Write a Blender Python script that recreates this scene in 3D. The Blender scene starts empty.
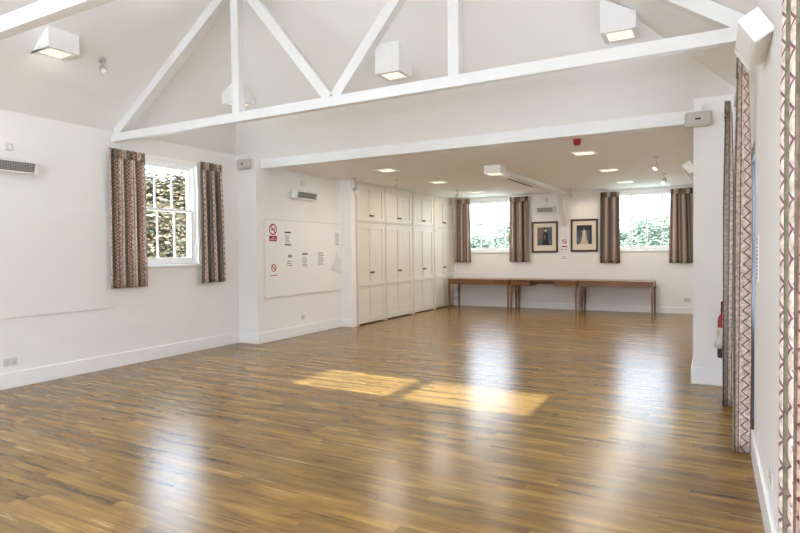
import bpy, bmesh, math, random
from mathutils import Vector, Matrix
random.seed(7)
S = bpy.context.scene
COL = S.collection
PI = math.pi

# ------------------------------------------------------------------ helpers
class MB:
    """collects shapes and links them as one mesh object"""
    def __init__(s):
        s.v = []; s.f = []; s.uv = {}
    def add(s, vs, fs, m=None):
        o = len(s.v)
        for p in vs:
            p = Vector(p)
            s.v.append(m @ p if m else p)
        for f in fs: s.f.append(tuple(i + o for i in f))
        return s
    def box(s, x0, x1, y0, y1, z0, z1, m=None):
        x0, x1 = min(x0, x1), max(x0, x1); y0, y1 = min(y0, y1), max(y0, y1); z0, z1 = min(z0, z1), max(z0, z1)
        vs = [(x0,y0,z0),(x1,y0,z0),(x1,y1,z0),(x0,y1,z0),(x0,y0,z1),(x1,y0,z1),(x1,y1,z1),(x0,y1,z1)]
        return s.add(vs, [(3,2,1,0),(4,5,6,7),(0,1,5,4),(1,2,6,5),(2,3,7,6),(3,0,4,7)], m)
    def hexa(s, bottom, top):
        """eight corners: bottom ring and top ring, counter-clockwise from above"""
        return s.add(list(bottom) + list(top), [(3,2,1,0),(4,5,6,7),(0,1,5,4),(1,2,6,5),(2,3,7,6),(3,0,4,7)])
    def prism(s, poly, d, m=None):
        """poly: 3D planar polygon, d: extrusion vector"""
        n = len(poly); d = Vector(d)
        vs = [Vector(p) for p in poly] + [Vector(p) + d for p in poly]
        fs = [tuple(reversed(range(n))), tuple(range(n, 2*n))] + [(i, (i+1) % n, n+(i+1) % n, n+i) for i in range(n)]
        return s.add(vs, fs, m)
    def tube(s, pts, r, seg=10, m=None, cap=True):
        pts = [Vector(p) for p in pts]; rs = r if isinstance(r, (list, tuple)) else [r]*len(pts)
        vs = []; fs = []
        up = None
        for i, p in enumerate(pts):
            t = (pts[min(i+1, len(pts)-1)] - pts[max(i-1, 0)]).normalized()
            if up is None:
                up = Vector((0,0,1)) if abs(t.z) < .9 else Vector((1,0,0))
            a = t.cross(up).normalized(); b = a.cross(t).normalized(); up = b
            for k in range(seg):
                an = 2*PI*k/seg
                vs.append(p + (a*math.cos(an) + b*math.sin(an))*rs[i])
        for i in range(len(pts)-1):
            for k in range(seg):
                k2 = (k+1) % seg
                fs.append((i*seg+k, i*seg+k2, (i+1)*seg+k2, (i+1)*seg+k))
        if cap:
            fs.append(tuple(reversed(range(seg)))); fs.append(tuple(range((len(pts)-1)*seg, len(pts)*seg)))
        return s.add(vs, fs, m)
    def lathe(s, prof, c=(0,0,0), seg=20, m=None):
        """prof: (r, z) list, axis z"""
        vs = []; fs = []; c = Vector(c)
        for r, z in prof:
            for k in range(seg):
                an = 2*PI*k/seg
                vs.append(c + Vector((r*math.cos(an), r*math.sin(an), z)))
        for i in range(len(prof)-1):
            for k in range(seg):
                k2 = (k+1) % seg
                fs.append((i*seg+k, i*seg+k2, (i+1)*seg+k2, (i+1)*seg+k))
        fs.append(tuple(reversed(range(seg)))); fs.append(tuple(range((len(prof)-1)*seg, len(prof)*seg)))
        return s.add(vs, fs, m)
    def build(s, name, mat, parent=None, bevel=0, smooth=False):
        me = bpy.data.meshes.new(name)
        me.from_pydata([tuple(v) for v in s.v], [], s.f)
        bm = bmesh.new(); bm.from_mesh(me)
        bmesh.ops.recalc_face_normals(bm, faces=bm.faces)
        bm.to_mesh(me); bm.free()
        me.materials.append(mat)
        if smooth:
            for p in me.polygons: p.use_smooth = True
        o = bpy.data.objects.new(name, me); COL.objects.link(o)
        if parent is not None: o.parent = parent
        if bevel:
            b = o.modifiers.new('bevel', 'BEVEL'); b.width = bevel; b.segments = 2; b.limit_method = 'ANGLE'
        return o

def tag(o, label=None, cat=None, group=None, kind=None):
    if label: o['label'] = label
    if cat: o['category'] = cat
    if group: o['group'] = group
    if kind: o['kind'] = kind
    return o
def thing(name, label, cat, loc=(0,0,0), rz=0, group=None):
    o = bpy.data.objects.new(name, None); COL.objects.link(o)
    o.empty_display_size = .05
    o.location = loc; o.rotation_euler = (0, 0, rz)
    return tag(o, label, cat, group)
def structure(o): o['kind'] = 'structure'; return o
def copy_tree(o, parent=None):
    c = o.copy(); COL.objects.link(c)
    if parent is not None: c.parent = parent
    for ch in list(o.children): copy_tree(ch, c)
    return c
def lift(x0, y0, z0):
    return Matrix.Translation((x0, y0, z0))

# ------------------------------------------------------------------ materials
def srgb(r, g, b):
    f = lambda c: (c/255/12.92) if c/255 <= .04045 else ((c/255+.055)/1.055)**2.4
    return (f(r), f(g), f(b), 1)
def mat(name, col, rough=.5, spec=.5, metal=0):
    m = bpy.data.materials.new(name); m.use_nodes = True
    b = m.node_tree.nodes['Principled BSDF']
    b.inputs['Base Color'].default_value = col
    b.inputs['Roughness'].default_value = rough
    b.inputs['Specular IOR Level'].default_value = spec
    b.inputs['Metallic'].default_value = metal
    return m
def emit(name, col, st):
    m = bpy.data.materials.new(name); m.use_nodes = True
    nt = m.node_tree; nt.nodes.clear()
    e = nt.nodes.new('ShaderNodeEmission'); o = nt.nodes.new('ShaderNodeOutputMaterial')
    e.inputs[0].default_value = col; e.inputs[1].default_value = st
    nt.links.new(e.outputs[0], o.inputs[0]); return m
class NT:
    def __init__(s, m): s.t = m.node_tree; s.b = s.t.nodes['Principled BSDF']
    def n(s, ty, **k):
        x = s.t.nodes.new(ty)
        for a, v in k.items(): setattr(x, a, v)
        return x
    def l(s, a, b): s.t.links.new(a, b)
    def math(s, op, a, b=None, c=None):
        x = s.n('ShaderNodeMath', operation=op)
        for i, v in enumerate((a, b, c)):
            if v is None: continue
            if isinstance(v, (int, float)): x.inputs[i].default_value = v
            else: s.l(v, x.inputs[i])
        return x.outputs[0]
    def mix(s, fac, a, b, blend='MIX'):
        x = s.n('ShaderNodeMix', data_type='RGBA', blend_type=blend)
        for i, v in ((0, fac), (6, a), (7, b)):
            if isinstance(v, (int, float)): x.inputs[i].default_value = v
            elif isinstance(v, tuple): x.inputs[i].default_value = v
            else: s.l(v, x.inputs[i])
        return x.outputs[2]

def noisy(name, c1, c2, scale, rough=.6, spec=.4, stretch=(1,1,1), bump=0):
    m = mat(name, c1, rough, spec); q = NT(m)
    tc = q.n('ShaderNodeTexCoord'); mp = q.n('ShaderNodeMapping'); mp.inputs['Scale'].default_value = stretch
    q.l(tc.outputs['Object'], mp.inputs[0])
    no = q.n('ShaderNodeTexNoise'); no.inputs['Scale'].default_value = scale; no.inputs['Detail'].default_value = 5
    q.l(mp.outputs[0], no.inputs['Vector'])
    r = q.n('ShaderNodeValToRGB'); r.color_ramp.elements[0].position = .32; r.color_ramp.elements[1].position = .68
    r.color_ramp.elements[0].color = c1; r.color_ramp.elements[1].color = c2
    q.l(no.outputs[0], r.inputs[0]); q.l(r.outputs[0], q.b.inputs['Base Color'])
    if bump:
        bp = q.n('ShaderNodeBump'); bp.inputs['Strength'].default_value = bump; bp.inputs['Distance'].default_value = .004
        q.l(no.outputs[0], bp.inputs['Height']); q.l(bp.outputs[0], q.b.inputs['Normal'])
    return m

M = {}
M['wall'] = noisy('wall_paint', (.82,.812,.806,1), (.845,.838,.832,1), 1.4, .75, .25)
M['ceil'] = noisy('ceiling_paint', (.85,.845,.84,1), (.87,.865,.86,1), 1.1, .85, .2)
M['gloss'] = mat('white_gloss_paint', (.86,.86,.86,1), .35, .45)
M['timber_white'] = noisy('white_painted_timber', (.73,.73,.727,1), (.77,.77,.766,1), 3, .45, .4, (1,1,1), .05)
M['upvc'] = mat('window_white', (.93,.935,.94,1), .3, .5)
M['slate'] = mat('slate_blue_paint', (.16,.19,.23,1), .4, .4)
M['board'] = mat('pinboard_white', (.835,.826,.82,1), .6, .3)
M['frame_grey'] = mat('pale_grey_edge', (.73,.72,.705,1), .6, .3)
M['cream'] = mat('cupboard_cream', (.715,.67,.59,1), .35, .45)
M['bronze'] = mat('dark_bronze', (.06,.045,.035,1), .4, .5, .6)
M['plastic'] = mat('white_plastic', (.82,.82,.82,1), .4, .5)
M['greyp'] = mat('pale_grey_plastic', (.62,.61,.59,1), .45, .5)
M['beige'] = mat('beige_plastic', (.50,.48,.43,1), .45, .5)
M['black'] = mat('black_plastic', (.02,.02,.022,1), .4, .5)
M['dark'] = mat('gap_shade', (.05,.045,.04,1), .8, .2)
M['chrome'] = mat('brushed_metal', (.6,.6,.6,1), .3, .5, .9)
M['grille'] = mat('grey_wire', (.27,.27,.26,1), .4, .5, .5)
M['reflector'] = mat('dull_reflector', (.66,.65,.62,1), .5, .5, 0)
M['red'] = mat('red_plastic', srgb(150,22,30), .35, .5)
M['signred'] = mat('sign_red', srgb(168,22,32), .5, .4)
M['signblack'] = mat('sign_black', (.02,.02,.02,1), .5, .4)
M['paper'] = mat('white_paper', (.84,.84,.85,1), .7, .2)
M['ink'] = mat('dark_print', srgb(55,58,72), .7, .2)
M['inkgrey'] = mat('grey_print', srgb(150,150,156), .7, .2)
M['ink_mid'] = mat('grey_block_print', srgb(150,150,158), .7, .2)
M['mat_board'] = mat('cream_mount_board', srgb(226,214,198), .8, .2)
M['photo_dark'] = noisy('photo_backdrop', srgb(48,54,66), srgb(96,104,116), 6, .35, .4)
M['photo_black'] = mat('photo_black', srgb(28,26,28), .35, .4)
M['photo_pale'] = mat('photo_pale', srgb(196,184,164), .35, .4)
M['photo_mid'] = mat('photo_tan', srgb(120,98,80), .35, .4)
M['frame_wood'] = noisy('dark_frame_wood', srgb(52,30,20), srgb(74,44,28), 30, .35, .5, (1,1,.2))
M['trunk'] = noisy('bark', (.09,.07,.05,1), (.15,.12,.09,1), 8, .9, .1, (1,1,.2))
M['grass'] = noisy('lawn', (.20,.21,.15,1), (.28,.28,.21,1), .6, .9, .1)
M['panel_light'] = emit('lamp_diffuser', (1,.91,.70,1), .80)
M['spot_glow'] = emit('spot_bulb', (1,.9,.72,1), 5)

def leaf_mat(name, cols):
    m = mat(name, cols[0], .7, .2); q = NT(m)
    g = q.n('ShaderNodeNewGeometry'); r = q.n('ShaderNodeValToRGB')
    cr = r.color_ramp; cr.interpolation = 'CONSTANT'
    cr.elements[0].color = cols[0]; cr.elements[0].position = 0
    cr.elements[1].color = cols[1]; cr.elements[1].position = 1/len(cols)
    for i in range(2, len(cols)):
        e = cr.elements.new(i/len(cols)); e.color = cols[i]
    q.l(g.outputs['Random Per Island'], r.inputs[0]); q.l(r.outputs[0], q.b.inputs['Base Color'])
    return m
M['leaf_autumn'] = leaf_mat('autumn_leaves', [(.085,.062,.032,1),(.12,.078,.042,1),(.05,.055,.024,1),(.15,.11,.065,1),(.08,.075,.038,1),(.20,.155,.10,1),(.04,.038,.024,1)])
M['leaf_green'] = leaf_mat('green_leaves', [(.17,.20,.14,1),(.19,.22,.16,1),(.22,.245,.185,1),(.18,.21,.155,1)])

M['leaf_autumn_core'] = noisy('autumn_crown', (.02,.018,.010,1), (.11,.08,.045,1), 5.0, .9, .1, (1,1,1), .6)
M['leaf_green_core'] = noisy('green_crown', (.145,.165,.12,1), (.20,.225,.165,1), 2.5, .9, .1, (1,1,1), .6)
# glass: clear with a fresnel reflection
def glass():
    m = bpy.data.materials.new('window_glass'); m.use_nodes = True
    nt = m.node_tree; nt.nodes.clear()
    o = nt.nodes.new('ShaderNodeOutputMaterial'); mx = nt.nodes.new('ShaderNodeMixShader')
    t = nt.nodes.new('ShaderNodeBsdfTransparent'); g = nt.nodes.new('ShaderNodeBsdfGlossy')
    fr = nt.nodes.new('ShaderNodeFresnel'); fr.inputs[0].default_value = 1.45
    t.inputs[0].default_value = (.96,.975,.97,1); g.inputs['Roughness'].default_value = .02
    ge = nt.nodes.new('ShaderNodeNewGeometry'); ml = nt.nodes.new('ShaderNodeMath'); ml.operation = 'MULTIPLY_ADD'
    # only the entry face reflects, so thin panes never trap light inside
    iv = nt.nodes.new('ShaderNodeMath'); iv.operation = 'SUBTRACT'; iv.inputs[0].default_value = 1; nt.links.new(ge.outputs['Backfacing'], iv.inputs[1])
    nt.links.new(fr.outputs[0], ml.inputs[0]); nt.links.new(iv.outputs[0], ml.inputs[1]); ml.inputs[2].default_value = 0
    nt.links.new(ml.outputs[0], mx.inputs[0]); nt.links.new(t.outputs[0], mx.inputs[1]); nt.links.new(g.outputs[0], mx.inputs[2])
    nt.links.new(mx.outputs[0], o.inputs[0]); return m
M['glass'] = glass()

# plank floor: boards run across the hall (world x)
def floor_mat():
    m = mat('oak_plank_floor', (.4,.28,.16,1), .25, .5); q = NT(m)
    W, L = .072, .95
    tc = q.n('ShaderNodeTexCoord'); sp = q.n('ShaderNodeSeparateXYZ'); q.l(tc.outputs['Object'], sp.inputs[0])
    x, y = sp.outputs[0], sp.outputs[1]
    yr = q.math('DIVIDE', y, W); row = q.math('FLOOR', yr)
    wn = q.n('ShaderNodeTexWhiteNoise', noise_dimensions='1D'); q.l(row, wn.inputs['W'])
    xr = q.math('ADD', q.math('DIVIDE', x, L), wn.outputs[0]); colm = q.math('FLOOR', xr)
    cb = q.n('ShaderNodeCombineXYZ'); q.l(row, cb.inputs[0]); q.l(colm, cb.inputs[1])
    w2 = q.n('ShaderNodeTexWhiteNoise', noise_dimensions='2D'); q.l(cb.outputs[0], w2.inputs['Vector'])
    # grain, stretched along the board, shifted per board
    gv = q.n('ShaderNodeCombineXYZ')
    q.l(q.math('ADD', q.math('MULTIPLY', x, 1.6), q.math('MULTIPLY', w2.outputs[0], 37)), gv.inputs[0])
    q.l(q.math('MULTIPLY', y, 26), gv.inputs[1]); q.l(q.math('MULTIPLY', w2.outputs[0], 11), gv.inputs[2])
    n1 = q.n('ShaderNodeTexNoise'); n1.inputs['Scale'].default_value = 1.0; n1.inputs['Detail'].default_value = 6; n1.inputs['Roughness'].default_value = .62
    q.l(gv.outputs[0], n1.inputs['Vector'])
    gv2 = q.n('ShaderNodeCombineXYZ')
    q.l(q.math('MULTIPLY', x, 2.4), gv2.inputs[0]); q.l(q.math('MULTIPLY', y, 9), gv2.inputs[1]); q.l(q.math('MULTIPLY', w2.outputs[0], 23), gv2.inputs[2])
    n2 = q.n('ShaderNodeTexNoise'); n2.inputs['Scale'].default_value = 1.0; n2.inputs['Detail'].default_value = 3
    q.l(gv2.outputs[0], n2.inputs['Vector'])
    r = q.n('ShaderNodeValToRGB'); cr = r.color_ramp
    cr.elements[0].position = .33; cr.elements[0].color = srgb(74,52,26)
    cr.elements[1].position = .68; cr.elements[1].color = srgb(168,135,72)
    e = cr.elements.new(.42); e.color = srgb(118,88,41)
    e = cr.elements.new(.55); e.color = srgb(143,111,55)
    f = q.math('ADD', q.math('MULTIPLY', n1.outputs[0], .62), q.math('MULTIPLY', n2.outputs[0], .38))
    q.l(f, r.inputs[0])
    # per board tone
    tone = q.n('ShaderNodeValToRGB'); t = tone.color_ramp
    t.elements[0].color = (.70,.69,.68,1); t.elements[1].color = (1.18,1.15,1.10,1)
    q.l(w2.outputs[0], tone.inputs[0])
    c = q.mix(1.0, r.outputs[0], tone.outputs[0], 'MULTIPLY')
    # rusty knots
    n3 = q.n('ShaderNodeTexNoise'); n3.inputs['Scale'].default_value = 1; n3.inputs['Detail'].default_value = 2
    gv3 = q.n('ShaderNodeCombineXYZ'); q.l(q.math('MULTIPLY', x, 3.2), gv3.inputs[0]); q.l(q.math('MULTIPLY', y, 14), gv3.inputs[1]); gv3.inputs[2].default_value = 5
    q.l(gv3.outputs[0], n3.inputs['Vector'])
    kn = q.n('ShaderNodeMapRange'); kn.inputs[1].default_value = .60; kn.inputs[2].default_value = .74; q.l(n3.outputs[0], kn.inputs[0])
    c = q.mix(q.math('MULTIPLY', kn.outputs[0], .7), c, srgb(104,64,28))
    # seams
    fy = q.math('FRACT', yr); fx = q.math('FRACT', xr)
    sy = q.math('LESS_THAN', fy, .03); sx = q.math('LESS_THAN', fx, .0022)
    seam = q.math('MAXIMUM', sy, sx)
    c = q.mix(q.math('MULTIPLY', seam, .6), c, srgb(70,46,28))
    q.l(c, q.b.inputs['Base Color'])
    rr = q.n('ShaderNodeMapRange'); rr.inputs[3].default_value = .20; rr.inputs[4].default_value = .31; q.l(n1.outputs[0], rr.inputs[0])
    q.l(rr.outputs[0], q.b.inputs['Roughness'])
    bp = q.n('ShaderNodeBump'); bp.inputs['Strength'].default_value = .10; bp.inputs['Distance'].default_value = .0015
    q.l(q.math('SUBTRACT', n1.outputs[0], q.math('MULTIPLY', seam, .8)), bp.inputs['Height']); q.l(bp.outputs[0], q.b.inputs['Normal'])
    q.b.inputs['Specular IOR Level'].default_value = .5
    return m
M['floor'] = floor_mat()
def wood_mat():
    m = mat('table_wood', (.2,.1,.05,1), .3, .5); q = NT(m)
    tc = q.n('ShaderNodeTexCoord'); mp = q.n('ShaderNodeMapping'); mp.inputs['Scale'].default_value = (2,14,14)
    q.l(tc.outputs['Object'], mp.inputs[0]); n = q.n('ShaderNodeTexNoise'); n.inputs['Scale'].default_value = 1.6; n.inputs['Detail'].default_value = 5
    q.l(mp.outputs[0], n.inputs['Vector']); r = q.n('ShaderNodeValToRGB')
    r.color_ramp.elements[0].position = .3; r.color_ramp.elements[0].color = srgb(90,58,27)
    r.color_ramp.elements[1].position = .7; r.color_ramp.elements[1].color = srgb(142,97,50)
    q.l(n.outputs[0], r.inputs[0]); q.l(r.outputs[0], q.b.inputs['Base Color']); return m
M['table'] = wood_mat()

# striped curtain cloth, driven by the cloth's own UV (metres)
def curtain_mat():
    m = mat('striped_curtain_cloth', (.4,.35,.3,1), .85, .15); q = NT(m)
    uv = q.n('ShaderNodeUVMap'); uv.uv_map = 'cloth'
    sp = q.n('ShaderNodeSeparateXYZ'); q.l(uv.outputs[0], sp.inputs[0])
    u, v = sp.outputs[0], sp.outputs[1]
    P = .36
    t = q.math('FRACT', q.math('DIVIDE', u, P))
    stripes = [(0,(160,116,122)),(.025,(236,221,210)),(.235,(118,122,112)),(.26,(222,198,186)),(.33,(134,130,122)),(.385,(166,152,132)),
               (.47,(132,92,90)),(.495,(98,98,102)),(.60,(142,138,118)),(.68,(142,110,102)),(.705,(198,174,158)),(.83,(104,106,100)),(.905,(178,162,140))]
    r = q.n('ShaderNodeValToRGB'); cr = r.color_ramp; cr.interpolation = 'CONSTANT'
    cr.elements[0].position = 0; cr.elements[0].color = srgb(*stripes[0][1])
    cr.elements[1].position = stripes[1][0]; cr.elements[1].color = srgb(*stripes[1][1])
    for p, c in stripes[2:]:
        e = cr.elements.new(p); e.color = srgb(*c)
    q.l(t, r.inputs[0]); c = r.outputs[0]
    def zig(c, u0, u1, per, col, wd):
        cen, amp = (u0+u1)/2, (u1-u0)*.36
        tri = q.math('MULTIPLY', q.math('SUBTRACT', q.math('PINGPONG', q.math('DIVIDE', v, per), .5), .25), 4*amp)
        d = q.math('ABSOLUTE', q.math('SUBTRACT', q.math('SUBTRACT', t, cen), tri))
        inside = q.math('MULTIPLY', q.math('GREATER_THAN', t, u0), q.math('LESS_THAN', t, u1))
        k = q.math('MULTIPLY', q.math('LESS_THAN', d, wd), inside)
        return q.mix(k, c, srgb(*col))
    c = zig(c, .03, .21, .085, (150,106,116), .018)
    c = zig(c, .705, .83, .05, (128,72,70), .022)
    # small woven blobs in the narrow stripes
    no = q.n('ShaderNodeTexVoronoi'); no.inputs['Scale'].default_value = 55; q.l(uv.outputs[0], no.inputs['Vector'])
    blob = q.math('LESS_THAN', no.outputs['Distance'], .28)
    band = q.math('MULTIPLY', q.math('GREATER_THAN', t, .19), q.math('LESS_THAN', t, .30))
    band2 = q.math('MULTIPLY', q.math('GREATER_THAN', t, .49), q.math('LESS_THAN', t, .60))
    c = q.mix(q.math('MULTIPLY', blob, q.math('MULTIPLY', band, .7)), c, srgb(140,96,100))
    c = q.mix(q.math('MULTIPLY', blob, q.math('MULTIPLY', band2, .8)), c, srgb(160,120,110))
    n2 = q.n('ShaderNodeTexNoise'); n2.inputs['Scale'].default_value = 34; n2.inputs['Detail'].default_value = 3; q.l(uv.outputs[0], n2.inputs['Vector'])
    mr = q.n('ShaderNodeMapRange'); mr.inputs[1].default_value = .3; mr.inputs[2].default_value = .7; mr.inputs[3].default_value = .62; mr.inputs[4].default_value = 1.25; q.l(n2.outputs[0], mr.inputs[0])
    vm = q.n('ShaderNodeVectorMath', operation='SCALE'); q.l(c, vm.inputs[0]); q.l(mr.outputs[0], vm.inputs['Scale'])
    q.l(vm.outputs[0], q.b.inputs['Base Color'])
    tr = q.n('ShaderNodeBsdfTranslucent'); q.l(vm.outputs[0], tr.inputs[0])
    mx = q.n('ShaderNodeMixShader'); mx.inputs[0].default_value = .3
    out = [n for n in q.t.nodes if n.type == 'OUTPUT_MATERIAL'][0]
    q.l(q.b.outputs[0], mx.inputs[1]); q.l(tr.outputs[0], mx.inputs[2]); q.l(mx.outputs[0], out.inputs[0])
    return m
M['curtain'] = curtain_mat()

# ------------------------------------------------------------------ dimensions (metres; floor z = 0)
XL, ZE, Y1 = -7.362, 3.184, 7.199          # hall: left wall, eaves, line of the nibs
XN, XR = -6.934, -.465                      # side walls of the far end
Y2, YB, XC = 9.654, 14.822, -6.675          # cupboards start, back wall, cupboard fronts
ZC, ZB = 2.99, 2.945                        # low ceiling, beam underside
YF, SL = -3.7, .69                          # wall behind the camera, roof slope
XM = XL/2
ZR = ZE + SL*(-XM)
YA = Y1 - (-XM)
YV = Y1 + .13
def roof(x, y): return min(ZE + SL*(x-XL), ZE - SL*x, ZE + SL*(Y1-y))

# ------------------------------------------------------------------ room shell
def wall_grid(mb, axis, c0, c1, a0, a1, z0, z1, holes):
    """wall slab with rectangular openings; axis 'x' = slab spans x in [c0,c1], runs along y"""
    us = sorted({a0, a1, *[h[0] for h in holes], *[h[1] for h in holes]})
    zs = sorted({z0, z1, *[h[2] for h in holes], *[h[3] for h in holes]})
    for i in range(len(us)-1):
        for j in range(len(zs)-1):
            um, zm = (us[i]+us[i+1])/2, (zs[j]+zs[j+1])/2
            if any(h[0] < um < h[1] and h[2] < zm < h[3] for h in holes): continue
            if axis == 'x': mb.box(c0, c1, us[i], us[i+1], zs[j], zs[j+1])
            else: mb.box(us[i], us[i+1], c0, c1, zs[j], zs[j+1])
    return mb
WT = .26
# openings (along, z)
L_WIN = (4.93, 6.37, 1.37, 2.92)
L_WIN_ADDED = (-2.6, -1.0, 1.37, 2.92)  # unseen window, added as a daylight source
B_WIN = [(-6.36, -4.72, 1.50, 2.93), (-2.48, -.87, 1.50, 2.93)]
R_DOOR = (4.92, 5.98, 0, 2.32)
R_DOOR2 = (.45, 1.65, 0, 2.32)
R_WIN_ADDED = (-2.8, -1.2, 1.0, 2.8)  # unseen too, added to let in daylight
F_WIN_ADDED = [(-6.9, -4.0, .6, 2.95), (-3.4, -.5, .6, 2.95)]  # unseen windows behind the camera, added for daylight
G_WIN_ADDED = (-5.35, -2.01, ZE+.06, 4.36)  # unseen gable glazing, added to light the slopes and trusses

structure(MB().box(XL-.3, .3, YF-.3, YB+.3, -.12, 0).build('floor', M['floor']))
structure(wall_grid(MB(), 'x', XL-WT, XL, YF, Y1, 0, ZE, [L_WIN, L_WIN_ADDED]).build('wall_left', M['wall']))
structure(wall_grid(MB(), 'x', 0, WT, YF, Y1, 0, ZE, [R_DOOR, R_DOOR2, R_WIN_ADDED]).build('wall_right', M['wall']))
wf = wall_grid(MB(), 'y', YF-WT, YF, XL-WT, WT, 0, ZE, F_WIN_ADDED)
gx0, gx1, gz0, gz1 = G_WIN_ADDED
rz = lambda x: roof(x, YF) + .05
wf.box(XL, 0, YF-WT, YF, ZE, gz0)
wf.prism([(XL-.05, YF-WT, gz0), (gx0, YF-WT, gz0), (gx0, YF-WT, rz(gx0))], (0, WT, 0))
wf.prism([(gx1, YF-WT, gz0), (.05, YF-WT, gz0), (gx1, YF-WT, rz(gx1))], (0, WT, 0))
wf.prism([(gx0, YF-WT, gz1), (gx1, YF-WT, gz1), (gx1, YF-WT, rz(gx1)), (XM, YF-WT, ZR+.05), (gx0, YF-WT, rz(gx0))], (0, WT, 0))
structure(wf.build('wall_front', M['wall']))
structure(wall_grid(MB(), 'y', YB, YB+WT, XL-.3, XR+.3, 0, ZC+.1, B_WIN).build('wall_back', M['wall']))
structure(MB().box(XL-WT, XN, Y1, Y2, 0, ZE).build('wall_recess_left', M['wall']))
structure(MB().box(XL-WT, XC, Y2, Y2+.14, 0, ZC).box(XL-WT, XL, Y2+.14, YB, 0, ZC).build('wall_cupboard_end', M['wall']))
structure(MB().box(XR, .1, Y1, YB, 0, ZE).build('wall_recess_right', M['wall']))
cm = MB()
T = .06
cm.prism([(XL, YF, ZE), (XL, Y1, ZE), (XM, YA, ZR), (XM, YF, ZR)], (0, 0, T))
cm.prism([(0, YF, ZE), (0, Y1, ZE), (XM, YA, ZR), (XM, YF, ZR)], (0, 0, T))
cm.prism([(XL, Y1, ZE), (0, Y1, ZE), (XM, YA, ZR)], (0, 0, T))
cm.prism([(XN, Y1, ZE), (XR, Y1, ZE), (XR, YV+.02, ZE-SL*(YV+.02-Y1)), (XN, YV+.02, ZE-SL*(YV+.02-Y1))], (0, 0, T))
structure(cm.build('ceiling', M['ceil']))
structure(MB().box(XL, XR+.1, YV+.16, YB+.05, ZC, ZC+.1).build('ceiling.001', M['ceil']))
structure(MB().box(XN, XR, YV, YV+.18, ZB, ZE-SL*(YV-Y1)-.004).build('trim_1', M['timber_white']))

SK = .185
structure(MB().box(XL, XL+.02, YF, Y1, 0, SK).build('baseboard_left', M['gloss'], bevel=.006))
structure(MB().box(-.022, 0, 1.66, 4.9, 0, SK).box(-.022, 0, 6.0, Y1, 0, SK).box(-.022, 0, YF, .44, 0, SK).build('baseboard_right', M['gloss'], bevel=.006))
structure(MB().box(XL, XN+.02, Y1-.02, Y1, 0, SK).box(XN, XN+.02, Y1, Y2, 0, SK).box(XN+.02, XC, Y2-.02, Y2, 0, .16).build('baseboard_recess_left', M['gloss'], bevel=.006))
structure(MB().box(XR-.02, 0, Y1-.02, Y1, 0, SK).box(XR-.02, XR, Y1, YB, 0, SK).build('baseboard_recess_right', M['gloss'], bevel=.006))
structure(MB().box(XC, XR, YB-.02, YB, 0, .15).build('baseboard_back', M['gloss'], bevel=.006))
# slim cove where the low ceiling meets the back wall
structure(MB().box(XC, XR, YB-.05, YB, ZC-.05, ZC).build('trim_2', M['ceil'], bevel=.015))

# ------------------------------------------------------------------ sash windows
def sash_window(n, axis, face, sgn, a0, a1, z0, z1, meet, cols, bw=.011):
    """face = room side plane; sgn = direction out of the room along the axis"""
    def bx(mb, u0, u1, d0, d1, za, zb):
        p, q = face + sgn*d0, face + sgn*d1
        if axis == 'x': mb.box(p, q, u0, u1, za, zb)
        else: mb.box(u0, u1, p, q, za, zb)
    root = bpy.data.objects.new('window_%d' % n, None); COL.objects.link(root); structure(root)
    fr = MB(); fw = .075
    bx(fr, a0, a0+fw, .03, .20, z0, z1); bx(fr, a1-fw, a1, .03, .20, z0, z1)
    bx(fr, a0+fw, a1-fw, .03, .20, z1-fw*.9, z1); bx(fr, a0+fw, a1-fw, .03, .20, z0, z0+.06)
    # architrave on the wall face
    bx(fr, a0-.03, a0+.03, -.012, .03, z0, z1+.03); bx(fr, a1-.03, a1+.03, -.012, .03, z0, z1+.03); bx(fr, a0+.03, a1-.03, -.012, .03, z1-.03, z1+.03)
    fr.build('window_frame', M['upvc'], root, bevel=.004)
    sl = MB(); bx(sl, a0-.03, a1+.03, -.035, .06, z0-.035, z0); sl.build('window_sill', M['upvc'], root, bevel=.006)
    i0, i1 = a0+fw, a1-fw
    for nm, za, zb, d in (('upper_sash', meet-.02, z1-fw*.9, .085), ('lower_sash', z0+.06, meet+.02, .04)):
        s = MB(); r = .045
        bx(s, i0, i0+r, d, d+.04, za, zb); bx(s, i1-r, i1, d, d+.04, za, zb)
        bx(s, i0+r, i1-r, d, d+.04, zb-r*.9, zb); bx(s, i0+r, i1-r, d, d+.04, za, za+r*.9)
        g0, g1 = i0+r, i1-r
        for k in range(1, cols):
            u = g0 + (g1-g0)*k/cols
            bx(s, u-bw, u+bw, d+.005, d+.035, za+r*.9, zb-r*.9)
        so = s.build(nm, M['upvc'], root, bevel=.003)
        g = MB(); bx(g, g0-.004, g1+.004, d+.018, d+.023, za+r*.9-.004, zb-r*.9+.004)
        g.build('pane', M['glass'], so)
    return root
sash_window(1, 'x', XL, -1, *L_WIN, 2.185, 4)
sash_window(2, 'y', YB, 1, *B_WIN[0], 2.245, 4, .018)
sash_window(3, 'y', YB, 1, *B_WIN[1], 2.245, 4, .018)
sash_window(4, 'x', XL, -1, *L_WIN_ADDED, 2.185, 4)  # this and the following windows are unseen, added for daylight
sash_window(5, 'x', 0, 1, *R_WIN_ADDED, 1.9, 4)
sash_window(6, 'y', YF, -1, *F_WIN_ADDED[0], 1.9, 4)
sash_window(7, 'y', YF, -1, *F_WIN_ADDED[1], 1.9, 4)
sash_window(8, 'y', YF, -1, *G_WIN_ADDED, 3.8, 5)

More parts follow.
